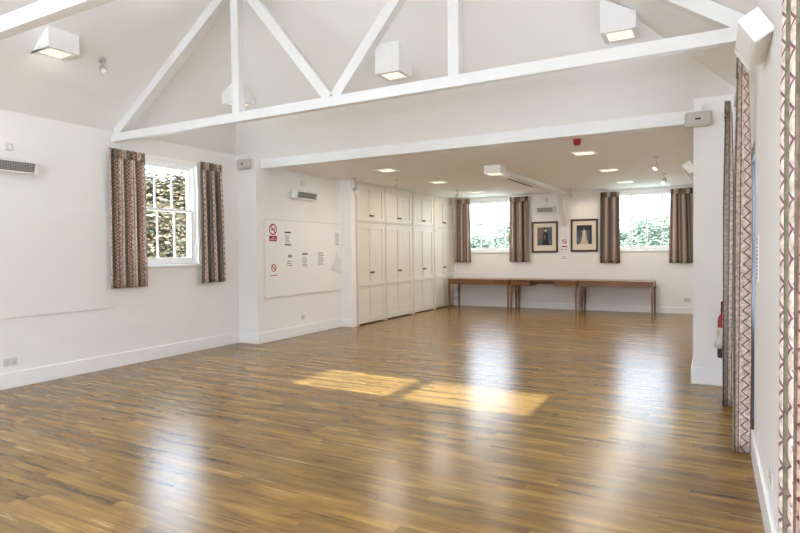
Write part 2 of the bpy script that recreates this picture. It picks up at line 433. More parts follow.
def glazed_door(n, y0, y1, ztop, zmid, zlow):
    root = bpy.data.objects.new('door_%d' % n, None); COL.objects.link(root); structure(root)
    f = MB(); f.box(.004, .16, y0, y0+.05, 0, ztop).box(.004, .16, y1-.05, y1, 0, ztop).box(.02, .16, y0+.05, y1-.05, ztop-.06, ztop)
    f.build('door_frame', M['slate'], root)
    l = MB(); a, b = y0+.05, y1-.05
    l.box(.08, .125, a, a+.045, .01, ztop-.06).box(.08, .125, b-.045, b, .01, ztop-.06)
    l.box(.08, .125, a+.045, b-.045, ztop-.12, ztop-.06).box(.08, .125, a+.045, b-.045, zmid-.035, zmid+.035)
    l.box(.08, .125, a+.045, b-.045, .01, zlow).box(.07, .08, a+.12, b-.12, .16, zlow-.12)
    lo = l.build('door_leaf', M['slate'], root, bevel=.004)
    g = MB(); g.box(.10, .106, a+.04, b-.04, zmid+.03, ztop-.115).box(.10, .106, a+.04, b-.04, zlow-.005, zmid-.03)
    g.build('pane', M['glass'], lo)
    h = MB(); h.tube([(.08, a+.03, 1.02), (.03, a+.03, 1.02), (.03, a+.13, 1.02)], .009); h.build('door_handle', M['chrome'], lo, smooth=True)
    return root
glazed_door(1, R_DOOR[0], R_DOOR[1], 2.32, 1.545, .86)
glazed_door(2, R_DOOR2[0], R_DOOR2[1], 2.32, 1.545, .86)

# ------------------------------------------------------------------ roof trusses
def truss(name, label, y):
    root = thing(name, label, 'roof truss', (XM, y, ZE-.1), 0, 'white timber roof trusses')
    inv = Matrix.Translation((-XM, -y, -(ZE-.1)))
    def beam(nm, p, q, w, d, d0=0):
        """straight member in the plane of the truss: width w across, depth d along y"""
        p = Vector((p[0], 0, p[1])); q = Vector((q[0], 0, q[1])); t = (q-p).normalized(); nrm = Vector((-t.z, 0, t.x))
        poly = [p-nrm*w/2, q-nrm*w/2, q+nrm*w/2, p+nrm*w/2]
        mb = MB(); mb.prism([Vector((v.x, y+d0, v.z)) for v in poly], (0, d, 0), inv)
        return mb.build(nm, M['timber_white'], root, bevel=.004)
    beam('tie_beam', (XL+.005, 3.088), (-.005, 3.088), .106, .085)
    rl, rr = (lambda x: ZE + SL*(x-XL) - .078), (lambda x: ZE - SL*x - .078)
    beam('rafter', (XL+.07, rl(XL+.07)), (-5.02, rl(-5.02)), .116, .12, .02)
    beam('rafter', (-.07, rr(-.07)), (-2.34, rr(-2.34)), .116, .12, .02)
    beam('collar', (-5.06, 4.70), (-2.30, 4.70), .11, .10, .03)
    beam('post', (-5.113, 3.142), (-5.113, 4.645), .109, .10, .03)
    beam('post', (-2.382, 3.142), (-2.382, 4.645), .109, .10, .03)
    beam('brace', (-5.02, 4.60), (-3.81, 3.142), .116, .10, .035)
    beam('brace', (-2.47, 4.60), (-3.735, 3.142), .116, .10, .035)
    return root
truss('roof_truss', 'white painted timber roof truss spanning the middle of the hall, its lattice in full view', 4.89)
truss('roof_truss', 'nearer white roof truss of which only the left end crosses the top left corner', 2.125)

# ------------------------------------------------------------------ lamps
def box_light(label, x0, x1, y0, y1, z0, power):
    cx, cy = (x0+x1)/2, (y0+y1)/2
    root = thing('ceiling_light', label, 'ceiling light', (cx, cy, z0), 0, 'white box downlights under the sloping ceiling')
    inv = Matrix.Translation((-cx, -cy, -z0))
    b = [(x0,y0),(x1,y0),(x1,y1),(x0,y1)]
    f = .045
    hb = MB()
    ring = [(x0+f,y0+f),(x1-f,y0+f),(x1-f,y1-f),(x0+f,y1-f)]
    vs = [(x,y,z0) for x,y in b] + [(x,y,roof(x,y)-.002) for x,y in b] + [(x,y,z0) for x,y in ring] + [(x,y,z0+.02) for x,y in ring]
    fs = [(0,1,5,4),(1,2,6,5),(2,3,7,6),(3,0,4,7),(4,5,6,7)]
    for i in range(4):
        j = (i+1) % 4
        fs += [(i,j,8+j,8+i),(8+i,8+j,12+j,12+i)]
    fs.append((12,13,14,15))
    hb.add(vs, fs, inv); hb.build('housing', M['gloss'], root)
    d = MB(); d.box(x0+f+.002, x1-f-.002, y0+f+.002, y1-f-.002, z0+.008, z0+.018, inv); d.build('diffuser', M['panel_light'], root)
    lamp(cx, cy, z0-.004, (x1-x0)-2*f, power)
    return root
def lamp(x, y, z, size, power, col=(1,.94,.86)):
    L = bpy.data.lights.new('lamp', 'AREA'); L.shape = 'SQUARE'; L.size = size; L.energy = power; L.color = col
    o = bpy.data.objects.new('lamp', L); COL.objects.link(o); o.location = (x, y, z)
    return o
PB = 1
box_light('white box downlight on the left slope, before the rafter near the top left corner', -6.65, -6.315, 3.50, 3.83, 3.693, PB)
box_light('white box downlight half hidden behind the left post of the truss', -6.44, -6.11, 6.0, 6.33, 3.667, PB)
box_light('white box downlight at mid ceiling between the truss diagonal and right post', -3.865, -3.53, 5.98, 6.31, 3.668, PB)
box_light('white box downlight over the right half of the tie beam, top edge of photo', -1.26, -.93, 6.0, 6.33, 3.667, PB)

def recessed(label, x, y, power=9):
    root = thing('recessed_light', label, 'recessed light', (x, y, ZC), 0, 'square recessed lights in the low ceiling')
    MB().box(-.17,.17,-.17,-.14,-.012,.02).box(-.17,.17,.14,.17,-.012,.02).box(-.17,-.14,-.14,.14,-.012,.02).box(.14,.17,-.14,.14,-.012,.02).build('trim_ring', M['gloss'], root)
    MB().box(-.14,.14,-.14,.14,-.006,0).build('diffuser', M['panel_light'], root)
    lamp(x, y, ZC-.015, .26, power)
PR = 13
recessed('square recessed light nearest the opening beam, left row over the noticeboard side', -5.40, 8.92, PR)
recessed('square recessed light, second of the left row beside the cupboards', -5.38, 11.06, PR)
recessed('square recessed light, far end of the left row above the left back window', -5.42, 13.42, PR)
recessed('square recessed light, nearest of the right row beside the red alarm', -1.99, 8.98, PR)
recessed('square recessed light, second of the right row', -1.97, 11.15, PR)
recessed('square recessed light, far end of the right row before the right back window', -1.97, 13.32, PR)

# low box light and boxed beam running to the back wall
r = thing('ceiling_beam', 'white boxed beam under the low ceiling running to the back wall with a knee brace', 'beam', (-3.64, 12.2, ZC))
inv = Matrix.Translation((3.64, -12.2, -ZC))
MB().box(-3.75, -3.53, 9.70, YB-.052, ZC-.085, ZC, inv).build('boxing', M['timber_white'], r, bevel=.004)
MB().prism([(-3.66, YB-.002, 2.14), (-3.66, YB-.002, 2.34), (-3.66, 14.34, ZC-.086), (-3.66, 14.10, ZC-.086), (-3.66, YB-.06, 2.14)], (.12, 0, 0), inv).build('knee_brace', M['timber_white'], r, bevel=.004)
MB().box(-3.748, -3.715, 10.7, 12.3, ZC-.092, ZC-.0855, inv).build('slot', M['dark'], r)  # dark strip colouring in the shade of a gap; nothing is cut
tb = thing('ceiling_light', 'low white box light at the near end of the boxed beam in the far room', 'ceiling light', (-3.605, 9.55, ZC))
inv = Matrix.Translation((3.605, -9.55, -ZC))
MB().box(-3.75, -3.46, 9.40, 9.698, ZC-.135, ZC, inv).build('housing', M['gloss'], tb, bevel=.004)
MB().box(-3.71, -3.50, 9.44, 9.66, ZC-.141, ZC-.136, inv).build('diffuser', M['panel_light'], tb)
lamp(-3.605, 9.55, ZC-.15, .2, 5)

def spot_fitting(label, base, head, aim, bright=True, power=0, nrm=None):
    """small ceiling spotlight: base plate, stem, head pointing at aim"""
    base, head, aim = Vector(base), Vector(head), Vector(aim)
    root = thing('spotlight', label, 'spotlight', base, 0, 'small ceiling spotlights')
    inv = Matrix.Translation(-base)
    q = (Vector(nrm) if nrm else Vector((0,0,-1))).to_track_quat('Z', 'Y').to_matrix().to_4x4()
    MB().lathe([(.045,0),(.045,.015),(.02,.022)], seg=16, m=q).build('base', M['chrome'], root, smooth=True)
    MB().tube([base, head], .008, 8, inv).build('stem', M['chrome'], root, smooth=True)
    d = (aim-head).normalized(); rot = d.to_track_quat('Z', 'Y').to_matrix().to_4x4()
    mh = Matrix.Translation(head-base) @ rot
    MB().lathe([(.022,-.05),(.034,-.03),(.038,.045),(.034,.045),(.03,.02)], seg=16, m=mh).build('head', M['chrome'], root, smooth=True)
    MB().lathe([(.0335,.03),(.034,.05),(.02,.062)], seg=16, m=mh).build('bulb', M['spot_glow'] if bright else M['plastic'], root, smooth=True)
    if power:
        L = bpy.data.lights.new('lamp', 'SPOT'); L.energy = power; L.color = (1,.80,.55); L.spot_size = 1.3; L.spot_blend = .8; L.shadow_soft_size = .03
        o = bpy.data.objects.new('lamp', L); COL.objects.link(o); o.location = head + d*.07
        o.rotation_euler = d.to_track_quat('-Z', 'Y').to_euler()
sx, sy = -6.49, 4.21
spot_fitting('small chrome spotlight on the left slope under the truss rafter, unlit', (sx, sy, roof(sx, sy)-.001), (sx+.03, sy-.01, roof(sx, sy)-.12), (-5, 4, 2), False, 0, (SL,0,-1))
spot_fitting('lit spotlight at the near corner of the cupboards', (-6.54, 9.58, ZC), (-6.54, 9.58, 2.765), (-6.4, 10.9, 1.9), True, 2.5)
spot_fitting('lit spotlight above the second pair of cupboards', (-5.92, 10.22, ZC), (-5.93, 10.2, 2.86), (-6.68, 10.9, 2.1), True, 2)
spot_fitting('small spotlight in front of the left back window head', (-5.7, 12.8, ZC), (-5.7, 12.8, 2.87), (-6.68, 14.2, 2.4), True, 8)
spot_fitting('spotlight near the back wall lighting the right picture', (-3.3, 14.15, ZC), (-3.3, 14.16, 2.85), (-3.1, 14.82, 2.35), False, 4)
spot_fitting('lit spotlight on the right of the low ceiling, nearer of two', (-1.07, 9.95, ZC), (-1.06, 9.95, 2.83), (-1.6, 9.6, 2.0), True, 3)
spot_fitting('lit spotlight on the right of the low ceiling, farther of two', (-1.12, 12.3, ZC), (-1.11, 12.3, 2.85), (-1.5, 12.0, 2.0), True, 3)

o = MB().lathe([(.055,0),(.055,-.02),(.042,-.045),(.02,-.05)], seg=20).build('smoke_detector', M['plastic'], smooth=True)
o.location = (-3.70, 7.64, ZC); tag(o, 'white smoke detector on the low ceiling just behind the opening beam', 'smoke detector')
r = thing('fire_alarm_sounder', 'red round fire alarm sounder on the low ceiling', 'fire alarm', (-1.86, 7.83, ZC))
MB().lathe([(.052,.02),(.052,-.028)], seg=20).build('base', M['red'], r, smooth=False)
MB().lathe([(.046,-.028),(.046,-.07),(.03,-.082)], seg=20).build('sounder_cap', M['red'], r)

# ------------------------------------------------------------------ wall heaters
def heater(label, loc, rz, length, ang=32, group='infrared wall heaters', plain=False):
    """local: wall plane y=0, room towards -y, length along x"""
    root = thing('wall_heater', label, 'heater', loc, rz, group)
    tilt = Matrix.Translation((0, -.10, 0)) @ Matrix.Rotation(math.radians(ang), 4, 'X')
    h, d, e = .145, .085, .06
    L2 = length/2
    b = MB()
    b.box(-L2+e, L2-e, .0, d, -h/2, h/2, tilt)
    b.box(-L2+e, L2-e, -.022, 0, h/2-.02, h/2, tilt); b.box(-L2+e, L2-e, -.022, 0, -h/2, -h/2+.02, tilt)
    b.build('housing', M['plastic'], root, bevel=.004)
    MB().box(-L2+e, L2-e, -.006, -.001, -h/2+.02, h/2-.02, tilt).build('reflector', M['reflector'], root)
    g = MB()
    if plain: MB().box(-L2+e, L2-e, -.022, -.0065, -h/2+.02, h/2-.02, tilt).build('front_panel', M['plastic'], root, bevel=.003)
    for k in range(0 if plain else 6):
        z = -h/2+.026 + k*(h-.052)/5
        g.box(-L2+e, L2-e, -.022, -.017, z-.004, z+.004, tilt)
    nbar = int(length/.03)
    for k in range(nbar+1):
        x = -L2+e + k*(length-2*e)/nbar
        g.box(x-.0025, x+.0025, -.018, -.014, -h/2+.02, h/2-.02, tilt)
    if not plain: g.build('grille', M['grille'], root)
    for s in (-1, 1):
        MB().box(s*(L2-e), s*L2, -.026, d, -h/2-.004, h/2+.004, tilt).build('end_cap', M['plastic'], root, bevel=.012)
        MB().box(s*(L2-.18)-.015, s*(L2-.18)+.015, -.06, 0, -.03, .03).build('bracket', M['plastic'], root)
    return root
heater('white infrared heater high on the left hall wall, cut by the photo edge', (XL, 3.50, 2.55), PI/2, .80, 16)
heater('small infrared heater above the noticeboard', (XN, 8.42, 2.575), PI/2, .66, 14)
heater('infrared heater on the back wall above the left picture', (-4.07, YB, 2.56), 0, .50, 10)
heater('white infrared heater seen end-on high on the right wall by the near curtains', (0, 3.77, 2.655), -PI/2, .56, 32, 'infrared wall heaters', True)
heater('infrared heater on the far room right wall, partly hidden by the white pier', (XR, 8.55, 2.54), -PI/2, .68)

def isolator(label, loc, rz):
    r = thing('isolator_switch', label, 'switch', loc, rz, 'heater isolator switches')
    MB().box(-.042, .042, -.035, 0, -.042, .042).build('body', M['greyp'], r, bevel=.006)
    MB().box(-.012, .012, -.042, -.035, -.02, .02).build('rocker', M['plastic'], r, bevel=.003)
isolator('grey switch box above the left hall wall heater', (XL, 3.615, 2.77), PI/2)
isolator('small grey switch above the noticeboard wall heater', (XN, 8.42, 2.80), PI/2)
isolator('pale switch box above the back wall heater', (-4.06, YB, 2.82), 0)

def sensor(label, loc):
    r = thing('wall_sensor', label, 'sensor', loc, 0, 'beige sensor boxes on the piers')
    MB().box(-.135, .135, -.05, .03, -.085, .085).build('body', M['beige'], r, bevel=.03)
    MB().box(-.03, .025, -.053, -.049, -.012, .008).build('slot', M['black'], r)
    MB().tube([(.03, 0, .08), (.03, .04, .15), (.03, .10, .16)], .014).build('bracket', M['plastic'], r, smooth=True)
    MB().box(-.02, .08, .088, .10, .1, .2).build('wall_plate', M['plastic'], r, bevel=.004)
sensor('beige slotted sensor box on the right white pier', (-.415, Y1-.10, 2.935))
sensor('beige slotted sensor box in the corner by the left pier', (-7.09, Y1-.10, 3.0))

# ------------------------------------------------------------------ wall panel, noticeboard and notices
o = MB().box(XL, XL+.014, 1.0, 4.895, .806, 2.10).build('wall_panel', M['board'], bevel=.003)
tag(o, 'large white painted pinboard panel on the left wall beside the curtain', 'pinboard')
r = thing('noticeboard', 'white noticeboard with notices on the far room left wall', 'noticeboard', (XN, 8.51, 1.42))
inv = Matrix.Translation((-XN, -8.51, -1.42))
NX = XN+.016
MB().box(XN, NX, 7.385, 9.64, .775, 2.085, inv).build('board', M['board'], r)
f = MB()
f.box(XN, NX, 7.36, 7.385, .75, 2.11, inv).box(XN, NX, 9.64, 9.652, .75, 2.11, inv).box(XN, NX, 7.385, 9.64, .75, .775, inv).box(XN, NX, 7.385, 9.64, 2.085, 2.11, inv)
f.build('board_frame', M['frame_grey'], r)

def ring_poly(mb, c, r0, r1, n=32):
    """flat washer in the local x-z plane, thin in y"""
    vs = []; fs = []
    for k in range(n):
        a = 2*PI*k/n
        for rr in (r0, r1):
            for yy in (0, -.0015):
                vs.append((c[0]+rr*math.cos(a), yy, c[1]+rr*math.sin(a)))
    for k in range(n):
        i, j = 4*k, 4*((k+1) % n)
        fs += [(i+1,j+1,j+3,i+3),(i,i+2,j+2,j),(i,j,j+1,i+1),(i+2,i+3,j+3,j+2)]
    return mb.add(vs, fs)
def text(parent, name, s, size, x, z, y, m):
    c = bpy.data.curves.new(name, 'FONT'); c.body = s; c.size = size; c.align_x = 'CENTER'; c.align_y = 'CENTER'; c.extrude = .0004
    o = bpy.data.objects.new(name, c); COL.objects.link(o)
    dg = bpy.context.evaluated_depsgraph_get()
    me = bpy.data.meshes.new_from_object(o.evaluated_get(dg)); bpy.data.objects.remove(o)
    me.materials.append(m)
    q = bpy.data.objects.new(name, me); COL.objects.link(q); q.parent = parent
    q.location = (x, y, z); q.rotation_euler = (PI/2, 0, 0)
    return q
def no_smoking(label, loc, rz, w, h, ring, red_block):
    """local x-z sign facing -y"""
    r = thing('no_smoking_sign', label, 'sign', loc, rz)
    MB().box(-w/2, w/2, -.004, 0, -h/2, h/2).build('plate', M['paper'], r)
    zc = h/2 - ring - .012
    s = MB(); ring_poly(s, (0, zc), ring*.76, ring)
    a = math.radians(-45); ca, sa = math.cos(a), math.sin(a); l, t = ring*.82, ring*.11
    s.add([(ca*p-sa*q, yy, zc+sa*p+ca*q) for yy in (-.0005,-.0018) for p, q in ((-l,-t),(l,-t),(l,t),(-l,t))], [(0,1,2,3),(7,6,5,4),(0,4,5,1),(1,5,6,2),(2,6,7,3),(3,7,4,0)])
    o = s.build('ban_ring', M['signred'], r); o.location = (0, -.0045, 0)
    c = MB(); c.box(-ring*.55, ring*.3, -.0055, -.0042, zc-ring*.12, zc+ring*.04).box(ring*.33, ring*.5, -.0055, -.0042, zc-ring*.12, zc+ring*.04)
    c.tube([(ring*.42, -.005, zc+ring*.1), (ring*.3, -.005, zc+ring*.3), (ring*.45, -.005, zc+ring*.45)], ring*.05, 6)
    c.build('cigarette', M['signblack'], r)
    zb = -h/2 + red_block/2 + .006
    MB().box(-w/2+.006, w/2-.006, -.0055, -.004, zb-red_block/2, zb+red_block/2).build('red_block', M['signred'], r)
    if red_block > .05:
        text(r, 'lettering', 'NO\nSMOKING', red_block*.34, 0, zb, -.0065, M['paper'])
    return r
no_smoking('large no smoking sign with red block, top left of the noticeboard', (NX, 7.578, 1.88), PI/2, .205, .32, .098, .095)
no_smoking('smaller no smoking sign at the lower left of the noticeboard', (NX, 7.585, 1.235), PI/2, .17, .22, .066, .014)

def paper(label, y0, y1, z0, z1, lines, tilt=0, group='paper notices on the noticeboard'):
    """lines: (material, x0, x1, z0, z1) as fractions of the sheet"""
    cy, cz = (y0+y1)/2, (z0+z1)/2; w, h = y1-y0, z1-z0
    r = thing('paper_notice', label, 'notice', (NX, cy, cz), PI/2, group)
    m = Matrix.Rotation(tilt, 4, 'Y')
    MB().box(-w/2, w/2, -.003, 0, -h/2, h/2, m).build('sheet', M['paper'], r)
    by = {}
    for nm, x0, x1, a, b in lines: by.setdefault(nm, MB()).box(-w/2+w*x0, -w/2+w*x1, -.0038, -.003, -h/2+h*a, -h/2+h*b, m)
    for nm, mb in by.items(): mb.build('print', M[nm], r)
rows = lambda a, b, n, x0=.12, x1=.85: [('inkgrey', x0, x1 - .2*((k*7) % 3)/2, a+(b-a)*k/n, a+(b-a)*(k+.45)/n) for k in range(n)]
paper('white notice with dark bars at top and bottom, upper middle of the board', 7.885, 8.055, 1.655, 1.90, [('ink',0,1,.9,1),('signblack',0,1,0,.09)] + rows(.2,.8,5))
paper('pale notice with a grey block, below the dark barred notice', 7.915, 8.115, 1.26, 1.57, [('ink_mid',.25,.8,.58,.74)] + rows(.1,.45,3))
paper('notice with one dark heading bar, middle of the lower row', 8.345, 8.56, 1.24, 1.565, [('ink',.1,.85,.76,.84)] + rows(.08,.68,6))
paper('notice full of grey lines, right of the dark headed one', 8.83, 9.05, 1.25, 1.56, rows(.1,.95,9,.08,.95))
paper('faint grey notice at the upper right of the board', 9.36, 9.58, 1.62, 1.955, rows(.15,.9,8,.3,.9))
o = MB()
o.prism([(NX, 9.44, 1.44), (NX, 9.60, 1.36), (NX, 9.57, 1.10), (NX, 9.36, 1.16), (NX, 9.27, 1.20)], (.012, 0, 0))
o.tube([(NX+.006, 9.44, 1.43), (NX+.01, 9.47, 1.53), (NX+.006, 9.50, 1.41)], .006, 6)
o = o.build('plastic_wallet', M['frame_grey'], bevel=.004)
tag(o, 'crumpled whitish plastic wallet hanging at the lower right of the noticeboard', 'plastic wallet')

# ------------------------------------------------------------------ sockets
def socket(label, loc, rz, w=.146, h=.086):
    r = thing('wall_socket', label, 'socket', loc, rz, 'wall sockets')
    MB().box(-w/2, w/2, -.01, 0, -h/2, h/2).build('plate', M['greyp'], r, bevel=.004)
    n = 2 if w > .1 else 1
    for k in range(n):
        x = (k-(n-1)/2)*.07
        MB().box(x-.011, x+.011, -.012, -.01, -.02, -.012).box(x-.004, x+.004, -.012, -.01, -.002, .012).build('pin_hole', M['inkgrey'], r)
socket('double wall socket low on the left hall wall', (XL, 3.575, .305), PI/2)
socket('wall socket under the noticeboard', (XN, 8.38, .335), PI/2, .09, .09)
socket('socket low on the back wall right of the tables', (-.80, YB, .33), 0, .14)
socket('socket low on the right wall between the two curtains', (0, 3.42, .36), -PI/2)

# narrow strip notice on the right wall
r = thing('wall_strip_notice', 'narrow upright strip notice with grey marks on the right wall', 'notice', (0, 4.575, 1.45), -PI/2)
MB().box(-.07, .07, -.004, 0, -.16, .16).build('sheet', M['paper'], r)
mb = MB()
for k in range(11):
    z = -.14 + k*.026; mb.box(-.05, .03 + .015*(k % 2), -.005, -.004, z, z+.013)
mb.build('print', M['inkgrey'], r)

# ------------------------------------------------------------------ built-in cupboards
YS = [(9.865, 10.985), (11.03, 12.295), (12.36, 13.515), (13.575, 14.79)]
XBK = XL + .005
def panel_door(y0, y1, z0, z1, panels, root, m):
    """framed door in the y-z plane, face towards +x at XC"""
    st = .075
    d = MB()
    d.box(XC-.029, XC-.018, y0, y1, z0, z1)
    d.box(XC-.018, XC+.004, y0, y0+st, z0, z1).box(XC-.018, XC+.004, y1-st, y1, z0, z1)
    zs = [z0] + panels + [z1]
    d.box(XC-.018, XC+.004, y0+st, y1-st, z1-st, z1).box(XC-.018, XC+.004, y0+st, y1-st, z0, z0+st)
    for p in panels: d.box(XC-.018, XC+.004, y0+st, y1-st, p-.05, p+.05)
    # tongue and groove boards in the field
    n = 4; w = (y1-y0-2*st)/n
    for k in range(n):
        d.box(XC-.018, XC-.015, y0+st+k*w+.005, y0+st+(k+1)*w-.005, z0+st, z1-st)
    return d.build('door', m, root, bevel=.003)
def cupboard(i, y0, y1, z0, z1, upper):
    where = ['nearest the noticeboard', 'second from the noticeboard', 'third from the noticeboard', 'farthest, against the back wall'][i]
    nm = 'wall_cupboard' if upper else 'tall_cupboard'
    lb = ('cream upper cupboard with two doors, %s' if upper else 'tall cream panelled cupboard on the floor, %s') % where
    r = thing(nm, lb, 'cupboard', (XC, (y0+y1)/2, z0), 0, 'built-in cream cupboards')
    base = r.location.copy()
    pts = []
    fz0 = z0 if upper else 0.0
    b = MB()
    b.box(XBK, XC-.03, y0, y1, z0 if upper else .04, z1)                                   # carcass
    b.box(XC-.03, XC, y0, y0+.03, fz0, z1).box(XC-.03, XC, y1-.03, y1, fz0, z1)
    b.box(XC-.03, XC, y0+.03, y1-.03, z1-.03, z1).box(XC-.03, XC, y0+.03, y1-.03, fz0 if upper else .03, z0+.03 if upper else .075)
    b.build('carcass', M['cream'], r)
    mid = (y0+y1)/2; g = .003
    a0, a1 = y0+.033, y1-.033
    zb, zt = (z0+.033, z1-.033) if upper else (.079, z1-.033)
    for s, (p, q) in enumerate(((a0, mid-g), (mid+g, a1))):
        d = panel_door(p, q, zb, zt, [] if upper else [.86], r, M['cream'])
        hy = mid + (-.045 if s == 0 else .045); hz = zb+.095 if upper else 1.085
        h = MB(); h.box(XC+.004, XC+.022, hy-.035, hy+.035, hz-.012, hz+.022); h.tube([(XC+.02, hy-.03, hz), (XC+.03, hy, hz-.006), (XC+.02, hy+.03, hz)], .009, 8)
        h.build('handle', M['bronze'], d, bevel=.004)
    # move meshes to local space
    for ch in r.children_recursive:
        ch.data.transform(Matrix.Translation(-base))
for i, (a, b) in enumerate(YS):
    cupboard(i, a, b, 2.16, 2.945, True)
    cupboard(i, a, b, 0, 2.125, False)
# fixed face frame between and around the cupboards
ff = MB(); last = Y2+.14
for a, b in YS:
    if a-last > .002: ff.box(XBK, XC-.03, last, a-.001, 0, ZC)
    last = b+.001
ff.box(XBK, XC-.03, last, YB, 0, ZC)
for a, b in YS: ff.box(XBK, XC-.03, a, b, 2.946, ZC).box(XBK, XC-.03, a, b, 2.126, 2.159)
structure(ff.build('trim_3', M['cream']))

# ------------------------------------------------------------------ tables
ZT = .785
def table(label, x0, x1, knee=None):
    cx, cy = (x0+x1)/2, 14.38
    y0, y1 = 14.03, 14.74
    r = thing('side_table', label, 'table', (cx, cy, 0), 0, 'brown wooden tables along the back wall')
    inv = Matrix.Translation((-cx, -cy, 0))
    MB().box(x0-.012, x1+.012, y0-.015, y1+.01, ZT-.028, ZT, inv).build('tabletop', M['table'], r, bevel=.005)
    zt, zb = ZT-.0285, .645
    L = .052
    for lx, sx in ((x0, 1), (x1, -1)):
        for ly, sy in ((y0, 1), (y1, -1)):
            t = .034
            X = lambda w: sorted((lx, lx+sx*w)); Y = lambda w: sorted((ly, ly+sy*w))
            xt, yt, xb, yb = X(L), Y(L), X(t), Y(t)
            m = MB()
            ring = lambda xs, ys, z: [(xs[0],ys[0],z),(xs[1],ys[0],z),(xs[1],ys[1],z),(xs[0],ys[1],z)]
            vs = ring(xb,yb,0) + ring(xt,yt,zb-.02) + ring(xt,yt,zt)
            fs = [(3,2,1,0),(8,9,10,11)]
            for k in (0,4):
                for i in range(4):
                    j = (i+1) % 4; fs.append((k+i,k+j,k+4+j,k+4+i))
            m.add(vs, fs, inv).build('leg', M['table'], r)
    if knee is None:
        MB().box(x0+L, x1-L, y0+.008, y0+.03, zb, zt, inv).build('apron', M['table'], r)
    else:
        k0, k1 = knee
        for nm, a, b in (('drawer', x0+L, k0), ('drawer', k1, x1-L)):
            d = MB(); d.box(a, b, y0+.008, y1-.1, zb-.012, zt, inv); d.box(a+.012, b-.012, y0+.0, y0+.008, zb, zt-.012, inv)
            d.build(nm, M['table'], r, bevel=.003)
        MB().box(k0, k1, y0+.30, y0+.32, zt-.075, zt, inv).build('apron', M['table'], r)
    MB().box(x0+L, x1-L, y1-.03, y1-.008, zb, zt, inv).build('back_rail', M['table'], r)
    for xa in (x0+.008, x1-.03):
        MB().box(xa, xa+.022, y0+L, y1-L, zb, zt, inv).build('side_rail', M['table'], r)
    return r
table('long brown wooden table on the left, against the cupboards under the left window', -6.50, -4.83)
table('middle brown wooden table with a kneehole between two drawers', -4.785, -3.14, (-4.27, -3.68))
table('long brown wooden table on the right, under the right back window', -3.10, -1.46)

# pale panel with dark coil in the corner under the first table
r = thing('cable_panel', 'pale narrow panel with a dark coiled cable, in the corner under the left table', 'cable panel', (-6.54, YB-.02, 0))
MB().box(-.10, .085, -.03, 0, .02, .58).build('panel', M['plastic'], r, bevel=.006)
mb = MB()
for (cx, cz, rr) in ((-.03, .44, .05), (.03, .43, .04), (0, .19, .075), (.01, .20, .05)):
    mb.tube([(cx+rr*math.cos(a*PI/10), -.036, cz+rr*.8*math.sin(a*PI/10)) for a in range(0, 18)], .006, 6)
mb.build('coil', M['grille'], r)

# ------------------------------------------------------------------ pictures and signs on the back wall
def picture(label, x0, x1, z0, z1, kind):
    cx, cz = (x0+x1)/2, (z0+z1)/2; w, h = x1-x0, z1-z0
    r = thing('framed_picture', label, 'picture', (cx, YB, cz), 0, 'framed portraits on the back wall')
    f = .048
    m = MB()
    m.box(-w/2, -w/2+f, -.03, 0, -h/2, h/2).box(w/2-f, w/2, -.03, 0, -h/2, h/2).box(-w/2+f, w/2-f, -.03, 0, h/2-f, h/2).box(-w/2+f, w/2-f, -.03, 0, -h/2, -h/2+f)
    m.build('frame', M['frame_wood'], r, bevel=.006)
    MB().box(-w/2+f, w/2-f, -.012, -.002, -h/2+f, h/2-f).build('mount', M['mat_board'], r)
    pw, ph, pz = w*.56, h*.58, .02
    pm = MB().box(-pw/2, pw/2, -.014, -.012, pz-ph/2, pz+ph/2).build('print', M['photo_dark'], r)
    def blob(nm, pts, mt, y=-.0152):
        mb = MB(); mb.prism([(x*pw/2, y, pz+z*ph/2) for x, z in pts], (0, .001, 0)); mb.build(nm, M[mt], pm)
    circ = lambda cx, cz, rx, rz: [(cx+rx*math.cos(a*PI/8), cz+rz*math.sin(a*PI/8)) for a in range(16)]
    if kind == 0:
        blob('backdrop', [(-.95,-.3),(-.2,-.3),(-.2,.95),(-.95,.95)], 'photo_mid', -.0145)
        blob('figure', [(-.35,-1),(.55,-1),(.5,-.2),(.42,.35),(.2,.5),(-.02,.5),(-.2,.3),(-.28,-.2)], 'photo_black')
        blob('head', circ(.1,.62,.15,.15), 'photo_pale', -.0156)
        blob('highlight', [(-.1,-.2),(.12,-.35),(.1,.1),(-.05,.2)], 'photo_mid', -.0158)
    else:
        blob('backdrop', [(-.95,.5),(.95,.5),(.95,.95),(-.95,.95)], 'photo_black', -.0145)
        blob('figure', [(-.6,-1),(.55,-1),(.35,-.5),(.25,.1),(.28,.35),(.1,.48),(-.08,.48),(-.26,.35),(-.22,.1),(-.35,-.5)], 'photo_pale')
        blob('head', circ(0,.6,.12,.13), 'photo_mid', -.0156)
        blob('curtain_edge', [(.7,-1),(.95,-1),(.95,.6),(.7,.6)], 'photo_black', -.0146)
picture('left framed portrait of a dark clothed figure on the back wall', -4.445, -3.765, 1.455, 2.262, 0)
picture('right framed portrait of a pale clothed figure on the back wall', -3.445, -2.78, 1.47, 2.292, 1)
r = no_smoking('small no smoking sign between the two pictures', (-3.605, YB, 1.70), 0, .16, .22, .062, .03)
for sgn, wd in ((-1, 'left'), (1, 'right')):
    r = thing('wall_label', 'small grey label under the back wall sign, %s one of the pair' % wd, 'label', (-3.615+sgn*.048, YB, 1.54))
    MB().box(-.038, .038, -.006, 0, -.03, .03).build('plate', M['paper'], r)
    MB().box(-.028, .028, -.007, -.006, -.012, .012).build('print', M['inkgrey'], r)
r = thing('wall_label', 'lowest small white label between the pictures above the tables', 'label', (-3.61, YB, 1.33))
MB().box(-.08, .08, -.006, 0, -.07, .07).build('plate', M['paper'], r)
